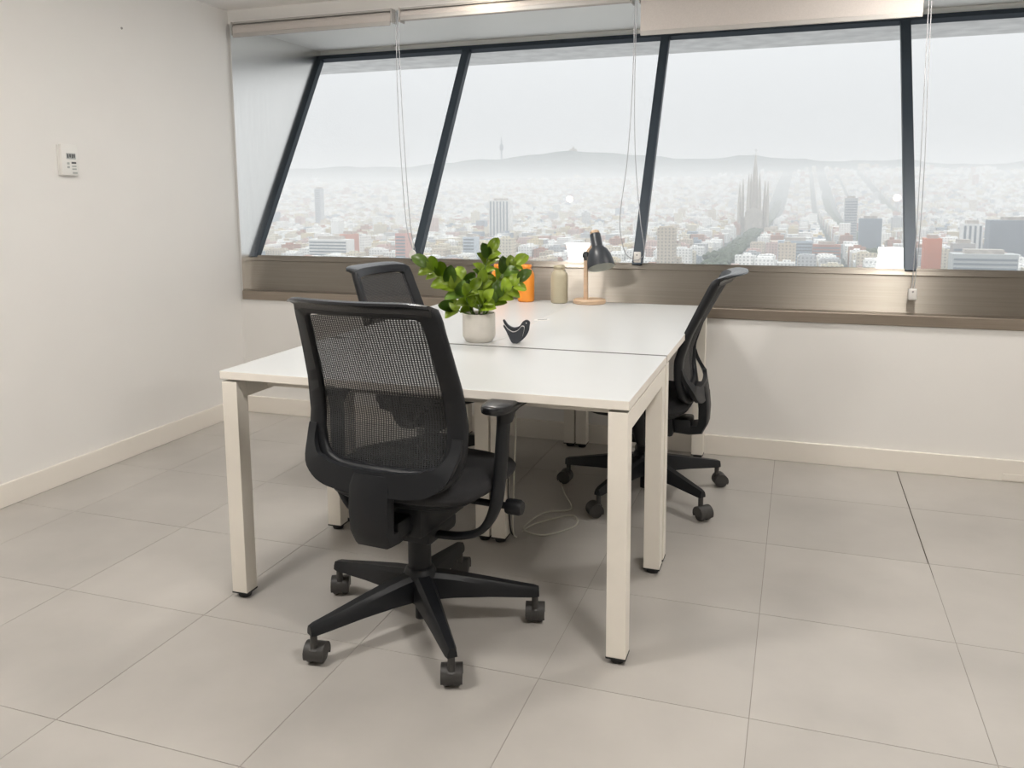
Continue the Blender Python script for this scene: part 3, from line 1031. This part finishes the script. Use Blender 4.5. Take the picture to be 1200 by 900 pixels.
verts, faces = [], []
azs = [-52 + 1.0 * k for k in range(90)]
rs = [180, 500, 900, 1500, 2200] + [2600 + 200 * k for k in range(46)]
for r in rs:
    for a in azs:
        x, y = CAM.x + r * math.sin(math.radians(a)), CAM.y + r * math.cos(math.radians(a))
        verts.append((x, y, ground(x, y)))
na = len(azs)
for i in range(len(rs) - 1):
    for k in range(na - 1):
        faces.append((i * na + k, i * na + k + 1, (i + 1) * na + k + 1, (i + 1) * na + k))
me = bpy.data.meshes.new('ground')
me.from_pydata(verts, [], faces)
M_hill = mat('hill_ground', (0.09, 0.11, 0.105), 0.95, noise=(0.004, 0.35))
struct(link_mesh('ground', me, M_hill, None, 180))


def bmat(name, col, win=0.45, band=False):
    """facade paint with rows of far-away windows, roof left plain."""
    m = bpy.data.materials.new(name)
    m.use_nodes = True
    t = m.node_tree
    b = t.nodes['Principled BSDF']
    b.inputs['Roughness'].default_value = .85
    co = t.nodes.new('ShaderNodeTexCoord')
    ge = t.nodes.new('ShaderNodeNewGeometry')
    sp = t.nodes.new('ShaderNodeSeparateXYZ'); t.links.new(co.outputs['Object'], sp.inputs[0])
    sn = t.nodes.new('ShaderNodeSeparateXYZ'); t.links.new(ge.outputs['Normal'], sn.inputs[0])

    def mth(op, a, bval=None, b2=None):
        n = t.nodes.new('ShaderNodeMath'); n.operation = op
        for i, s in enumerate((a, bval, b2)):
            if s is None:
                continue
            if isinstance(s, (int, float)):
                n.inputs[i].default_value = s
            else:
                t.links.new(s, n.inputs[i])
        return n.outputs[0]
    fz = mth('FRACT', mth('DIVIDE', sp.outputs['Z'], 3.3))
    u_ = mth('FRACT', mth('DIVIDE', mth('ADD', sp.outputs['X'], sp.outputs['Y']), 3.6))
    zz = mth('MULTIPLY', mth('GREATER_THAN', fz, .35), mth('LESS_THAN', fz, .85))
    uu = 1.0 if band else mth('MULTIPLY', mth('GREATER_THAN', u_, .28), mth('LESS_THAN', u_, .72))
    wall = mth('LESS_THAN', mth('ABSOLUTE', sn.outputs['Z']), .5)
    msk = mth('MULTIPLY', mth('MULTIPLY', zz, uu), mth('MULTIPLY', wall, win))
    mx = t.nodes.new('ShaderNodeMix'); mx.data_type = 'RGBA'
    mx.inputs[6].default_value = (*col, 1)
    mx.inputs[7].default_value = (.07, .08, .10, 1)
    t.links.new(msk, mx.inputs[0])
    t.links.new(mx.outputs[2], b.inputs['Base Color'])
    return m


KINDS = [('chalk white', (.88, .88, .86), 'flat roof'), ('pale cream', (.70, .65, .54), 'flat roof'), ('light grey', (.52, .53, .54), 'flat roof'),
         ('warm beige', (.60, .53, .44), 'flat roof'), ('brick red', (.47, .29, .23), 'flat roof'), ('dusty pink', (.62, .48, .44), 'flat roof'),
         ('blue grey', (.33, .38, .44), 'flat roof'), ('sand yellow', (.66, .57, .40), 'flat roof')]
KW = [42, 18, 10, 11, 5, 6, 4, 4]
KM = [bmat('facade_' + k[0].replace(' ', '_'), k[1]) for k in KINDS]
M_roof = mat('roof_gravel', (.50, .46, .42), .95, noise=(.2, .2))


def bmesh_building(w, d, h, seed, attic):
    """local mesh: body with parapet, setback attic and stair hut."""
    rnd = random.Random(seed)
    bm = bmesh.new()
    box(bm, -w / 2, w / 2, -d / 2, d / 2, -12, h)
    p = .5
    for q in ((-w / 2, w / 2, -d / 2, -d / 2 + p), (-w / 2, w / 2, d / 2 - p, d / 2), (-w / 2, -w / 2 + p, -d / 2 + p, d / 2 - p), (w / 2 - p, w / 2, -d / 2 + p, d / 2 - p)):
        box(bm, *q, h, h + 1.1)
    sx = rnd.uniform(-.2, .2) * w
    box(bm, sx - w * .18, sx + w * .18, -d * .2, d * .25, h, h + 3.2)
    if attic:
        box(bm, -w * .42, w * .42, -d * .1, d * .44, h, h + 2.8)
    bmesh.ops.recalc_face_normals(bm, faces=bm.faces)
    me = bpy.data.meshes.new('building')
    bm.to_mesh(me); bm.free()
    return me


rnd = random.Random(11)
lots = []
STREETS = (-85.0, 96.0, 300.0)
PX, PY = 133.0, 133.0
KEEP = []          # footprints of the landmark buildings: (x0, x1, y0, y1)


def landmark(x0, x1, y, d, zt, label, name, col, band, bars=0, group=None):
    """larger block: body, roof plant, and its window bands as parts."""
    w = x1 - x0
    cx = (x0 + x1) / 2
    gz = ground(cx, y)
    h = zt - gz
    KEEP.append((x0 - 13, x1 + 13, y - d / 2 - 45, y + d / 2 + 13))
    t_ = thing(name, label, 'building', (cx, y, gz), 0, group)
    body = obj('body', bx(-w / 2, w / 2, -d / 2, d / 2, -3, h), mat('tower_' + label[:24], col, .8, noise=(.05, .05)), t_)
    obj('roof_plant', bx(-w * .3, w * .3, -d * .3, d * .3, h, h + 3.5), M_roof, t_)
    mg_ = mat('far_glazing', (.24, .27, .31), .4)
    if bars:
        step = w / bars
        for k in range(bars):
            o = obj('window_strip', bx(-w / 2 + step * (k + .28), -w / 2 + step * (k + .72), -d / 2 - .25, -d / 2 + .1, 4, h - 2), mg_, t_)
    if band:
        n = max(2, int((h - 3) / band))
        for k in range(n):
            z = 3 + k * band
            obj('window_band', bx(-w / 2 + .8, w / 2 - .8, -d / 2 - .25, -d / 2 + .1, z, z + band * .48), mg_, t_)
    return t_


landmark(-520, -483, 1405, 24, -9, 'pale tower with tall dark vertical stripes in the hazy city', 'striped_tower', (.74, .74, .72), 0, 6)
landmark(69, 88, 1444, 20, -8, 'slim grey tower block beside a tree-lined avenue', 'tower_block', (.48, .49, .50), 4.2)
landmark(79, 108, 1243, 14, -34.5, 'low dark blue slab in front of the slim grey tower', 'office_slab', (.24, .29, .35), 3.6)
landmark(196, 262, 1028, 26, -29.5, 'big dark glass office block near the bottom of the window', 'office_block', (.25, .28, .32), 4.0)
landmark(124, 172, 782, 22, -50, 'low wide office with long glazed bands, nearest beneath the window', 'office_block', (.55, .57, .57), 3.8)
landmark(116, 131, 888, 18, -43, 'orange red block standing beside a bluish one', 'apartment_block', (.66, .24, .14), 0)
landmark(163, 182, 982, 18, -32, 'white block with tall dark windows beside the dark glass office', 'apartment_block', (.78, .79, .78), 0, 4)
landmark(-1166, -1150, 1866, 18, 19, 'lone high rise standing far off above the low roofs', 'tower_block', (.50, .52, .55), 5)
landmark(-20, 17, 996, 16, -52.5, 'wide bluish office front with a grid of panes', 'office_block', (.46, .52, .58), 3.6)
landmark(17, 46, 990, 16, -56, 'brick red block with white bands beside the bluish office', 'apartment_block', (.48, .27, .22), 3.6)
landmark(-538, -488, 850, 18, -49, 'long white building with rows of small windows', 'apartment_block', (.82, .82, .80), 3.6)
landmark(-530, -512, 905, 16, -45.5, 'salmon red block behind the long white building', 'apartment_block', (.62, .32, .25), 0)
landmark(-425, -412, 847, 16, -41, 'narrow pink block in the hazy city', 'apartment_block', (.66, .40, .36), 3.6)
landmark(-356, -342, 878, 16, -46, 'narrow blue white block in the hazy city', 'apartment_block', (.62, .68, .74), 3.6)
landmark(134, 152, 845, 16, -45, 'grey block with pale window bands beside the orange one', 'apartment_block', (.50, .48, .47), 3.4)

# spired church
ch_ = thing('spired_church', 'many-spired church rising over the hazy roofs', 'church', (-93, 1893, ground(-93, 1893)))
M_stone = mat('church_stone', (.42, .38, .33), .9, noise=(.1, .15))
zb = ground(-93, 1893)
KEEP.append((-142, -45, 1830, 1946))


def spire(dx, dy, top, r0, name='spire'):
    h = top - zb
    s = obj(name, lathe([(0, 0), (r0, 0), (r0 * 1.0, h * .42), (r0 * .86, h * .60), (r0 * .55, h * .80), (r0 * .22, h * .93), (r0 * .12, h * .975), (0, h)], 12), M_stone, ch_, 40)
    s.location = (dx, dy, 0)
    return s


s = spire(0, 0, 88.6, 7.5)
cr = bx(-1.2, 1.2, -1.2, 1.2, 88 - zb, 96 - zb)
box(cr, -4, 4, -1.2, 1.2, 91 - zb, 93 - zb)
obj('cross', cr, mat('church_white', (.75, .75, .73), .7), s)
for dx, dy, tp, r0 in ((-31, -6, 25.4, 3.8), (-25, 8, 33, 3.6), (27.5, -6, 26.6, 3.8), (21, 8, 30, 3.6), (-12, -14, 44, 4.0), (11, -14, 42, 4.0), (-9, 14, 46, 4), (9, 14, 44, 4)):
    spire(dx, dy, tp, r0)
obj('nave', bx(-18, 18, -18, 40, -3, 45), M_stone, ch_)
bm = loft([[(-18, -19, 45), (0, -19, 58), (18, -19, 45)], [(-18, 40, 45), (0, 40, 58), (18, 40, 45)]])
obj('roof', bm, M_stone, ch_)
obj('transept', bx(-30, 30, 2, 22, -3, 34), M_stone, ch_)

# telecom mast and hilltop church on the ridge
zt = ground(-2786, 7813)
tm = thing('telecom_mast', 'slender telecom mast standing on the hazy ridge', 'tower', (-2786, 7813, zt - 4))
obj('shaft', lathe([(0, 0), (9, 0), (7, 120), (4, 190), (1.6, 225), (0, 226)], 10), mat('mast_grey', (.35, .37, .40), .6), tm, 40)
obj('platform', lathe([(0, 95), (17, 95), (19, 105), (19, 140), (13, 150), (0, 150)], 12), MATS['mast_grey'], tm, 40)
zt = ground(-2169, 8213)
hc = thing('hilltop_church', 'small pale church on the highest hilltop', 'church', (-2169, 8213, zt - 4))
obj('body', bx(-34, 34, -20, 20, 0, 28), M_stone, hc)
obj('tower', lathe([(0, 0), (13, 0), (11, 40), (4, 56), (0, 62)], 10), M_stone, hc, 40)

# city lots on the street grid
for iy in range(5, 44):
    for ix in range(-38, 24):
        bx0 = STREETS[0] + ix * PX
        by0 = 60 + iy * PY
        cx, cy = bx0 + PX / 2, by0 + PY / 2
        dx, dy = cx - CAM.x, cy - CAM.y
        r = math.hypot(dx, dy)
        az = math.degrees(math.atan2(dx, dy))
        if not (-48 < az < 26 and 690 < r < 5600):
            continue
        big = r > 2200
        n = 6 if not big else 5
        step = (PX - 18) / n
        for k in range(n):
            for m_ in range(n):
                edge = k in (0, n - 1) or m_ in (0, n - 1)
                if not edge and rnd.random() < .6:
                    continue
                if r > 4000 and rnd.random() < (r - 4000) / 3200:
                    continue
                x = bx0 + 9 + step * (k + .5)
                y = by0 + 9 + step * (m_ + .5)
                if any(abs(x - s_) < (17 if s_ == -85 else 15) + step / 2 for s_ in STREETS[:2]) or (abs(x - 300) < 22 and y > 2000):
                    continue
                if any(a_ < x < b_ and c_ < y < d_ for a_, b_, c_, d_ in KEEP):
                    continue
                h = (rnd.choice([13, 16, 19, 19, 22, 22, 25]) if edge else rnd.choice([5, 6, 9]))
                if rnd.random() < .02:
                    h += rnd.uniform(10, 28)
                lots.append((math.hypot(x - CAM.x, y - CAM.y), x, y, step, h, rnd.choices(range(8), KW)[0]))
lots.sort()
SH = {}
count = 0
rest = []
for r, x, y, step, h, kd in lots:
    dx, dy = x - CAM.x, y - CAM.y
    az = math.degrees(math.atan2(dx, dy))
    # seen above the sill line and between the reveals
    seen = -36 < az < 13 and math.degrees(math.atan2(G0 + h - CAM.z, r)) > -5.3
    if seen and count < 300:
        attic = rnd.random() < .45
        key = (kd, rnd.randrange(2), round(h / 3), attic)
        if key not in SH:
            SH[key] = bmesh_building(step * rnd.uniform(.86, .98), step * rnd.uniform(.86, .98), h, len(SH), attic)
            SH[key].materials.append(KM[kd])
        o = bpy.data.objects.new('apartment_building', SH[key])
        COL.objects.link(o)
        o.location = (x, y, ground(x, y))
        o.rotation_euler = (0, 0, rnd.choice((0, PI / 2, PI, -PI / 2)))
        hs = 'low' if h < 12 else 'mid-rise' if h < 20.5 else 'tall' if h < 27 else 'tower-like'
        tag(o, hs + ' ' + KINDS[kd][0] + ' apartment building with ' + ('set-back attic storey' if attic else 'plain flat roof') + ' among the hazy city blocks', 'building', hs + ' ' + KINDS[kd][0] + ' city buildings')
        count += 1
    else:
        rest.append((x, y, step, h, kd))
V = [[] for _ in range(8)]
Fc = [[] for _ in range(8)]
for x, y, step, h, kd in rest:
    g = ground(x, y)
    a, c = step * rnd.uniform(.40, .49), step * rnd.uniform(.40, .49)
    parts = [(x - a, x + a, y - c, y + c, g - 12, g + h)]
    if rnd.random() < .6:
        u_ = rnd.uniform(-.4, .4) * a
        parts.append((x + u_ - a * .35, x + u_ + a * .35, y - c * .4, y + c * .4, g + h, g + h + 3.2))
    for x0, x1, y0, y1, z0, z1 in parts:
        n = len(V[kd])
        V[kd] += [(x0, y0, z0), (x1, y0, z0), (x1, y1, z0), (x0, y1, z0), (x0, y0, z1), (x1, y0, z1), (x1, y1, z1), (x0, y1, z1)]
        Fc[kd] += [(n, n + 1, n + 5, n + 4), (n + 1, n + 2, n + 6, n + 5), (n + 2, n + 3, n + 7, n + 6), (n + 3, n, n + 4, n + 7), (n + 4, n + 5, n + 6, n + 7)]
av, af, ai = [], [], []
for kd in range(8):
    n = len(av)
    av += V[kd]
    af += [tuple(i + n for i in f) for f in Fc[kd]]
    ai += [kd] * len(Fc[kd])
me = bpy.data.meshes.new('distant_city_blocks')
me.from_pydata(av, [], af)
for m_ in KM:
    me.materials.append(m_)
me.polygons.foreach_set('material_index', ai)
o = link_mesh('distant_city_blocks', me, None)
o['kind'] = 'stuff'
tag(o, 'dense low roofs of the distant hazy city up to the hills', 'city')

# avenue trees
ico = bmesh.new()
bmesh.ops.create_icosphere(ico, subdivisions=1, radius=1)
iv = [v.co.copy() for v in ico.verts]
jf = [tuple(v.index for v in f.verts) for f in ico.faces]
ico.free()
tv, tf = [], []


def crown(x, y, rr, hh):
    g = ground(x, y)
    n = len(tv)
    for v in iv:
        k = rnd.uniform(.8, 1.2)
        tv.append((x + v.x * rr * k, y + v.y * rr * k, g + hh + v.z * rr * .9 * k))
    tf.extend(tuple(i + n for i in f) for f in jf)


for sx, hw in ((-85, 10), (96, 9), (300, 8)):
    y = 760 if sx < 200 else 2000
    while y < 3600:
        for o_ in (-hw, -hw * .3, hw * .35, hw):
            crown(sx + o_ + rnd.uniform(-2, 2), y + rnd.uniform(-3, 3), rnd.uniform(3, 4.6), rnd.uniform(6, 9))
        y += 9
for k in range(24):
    crown(-85 + rnd.uniform(-20, 4), rnd.uniform(1010, 1070), rnd.uniform(3.5, 6), rnd.uniform(7, 12))
me = bpy.data.meshes.new('avenue_trees')
me.from_pydata(tv, [], tf)
o = link_mesh('avenue_trees', me, mat('tree_leaves', (.06, .085, .045), .9, noise=(.1, .3)), None, 180)
o['kind'] = 'stuff'
tag(o, 'dark lines of trees along the straight city avenues', 'trees')

# haze: a homogeneous scattering layer of air over the city
mh = bpy.data.materials.new('city_haze')
mh.use_nodes = True
t = mh.node_tree
t.nodes.clear()
oo = t.nodes.new('ShaderNodeOutputMaterial')
vs_ = t.nodes.new('ShaderNodeVolumeScatter')
vs_.inputs['Color'].default_value = (.97, .985, 1.0, 1)
vs_.inputs['Density'].default_value = 1 / 2400
t.links.new(vs_.outputs[0], oo.inputs['Volume'])
hz = obj('haze', bx(-12000, 9000, 40, 13500, -200, 115), mh)
hz['kind'] = 'stuff'
tag(hz, 'pale grey haze lying over the whole city', 'haze')
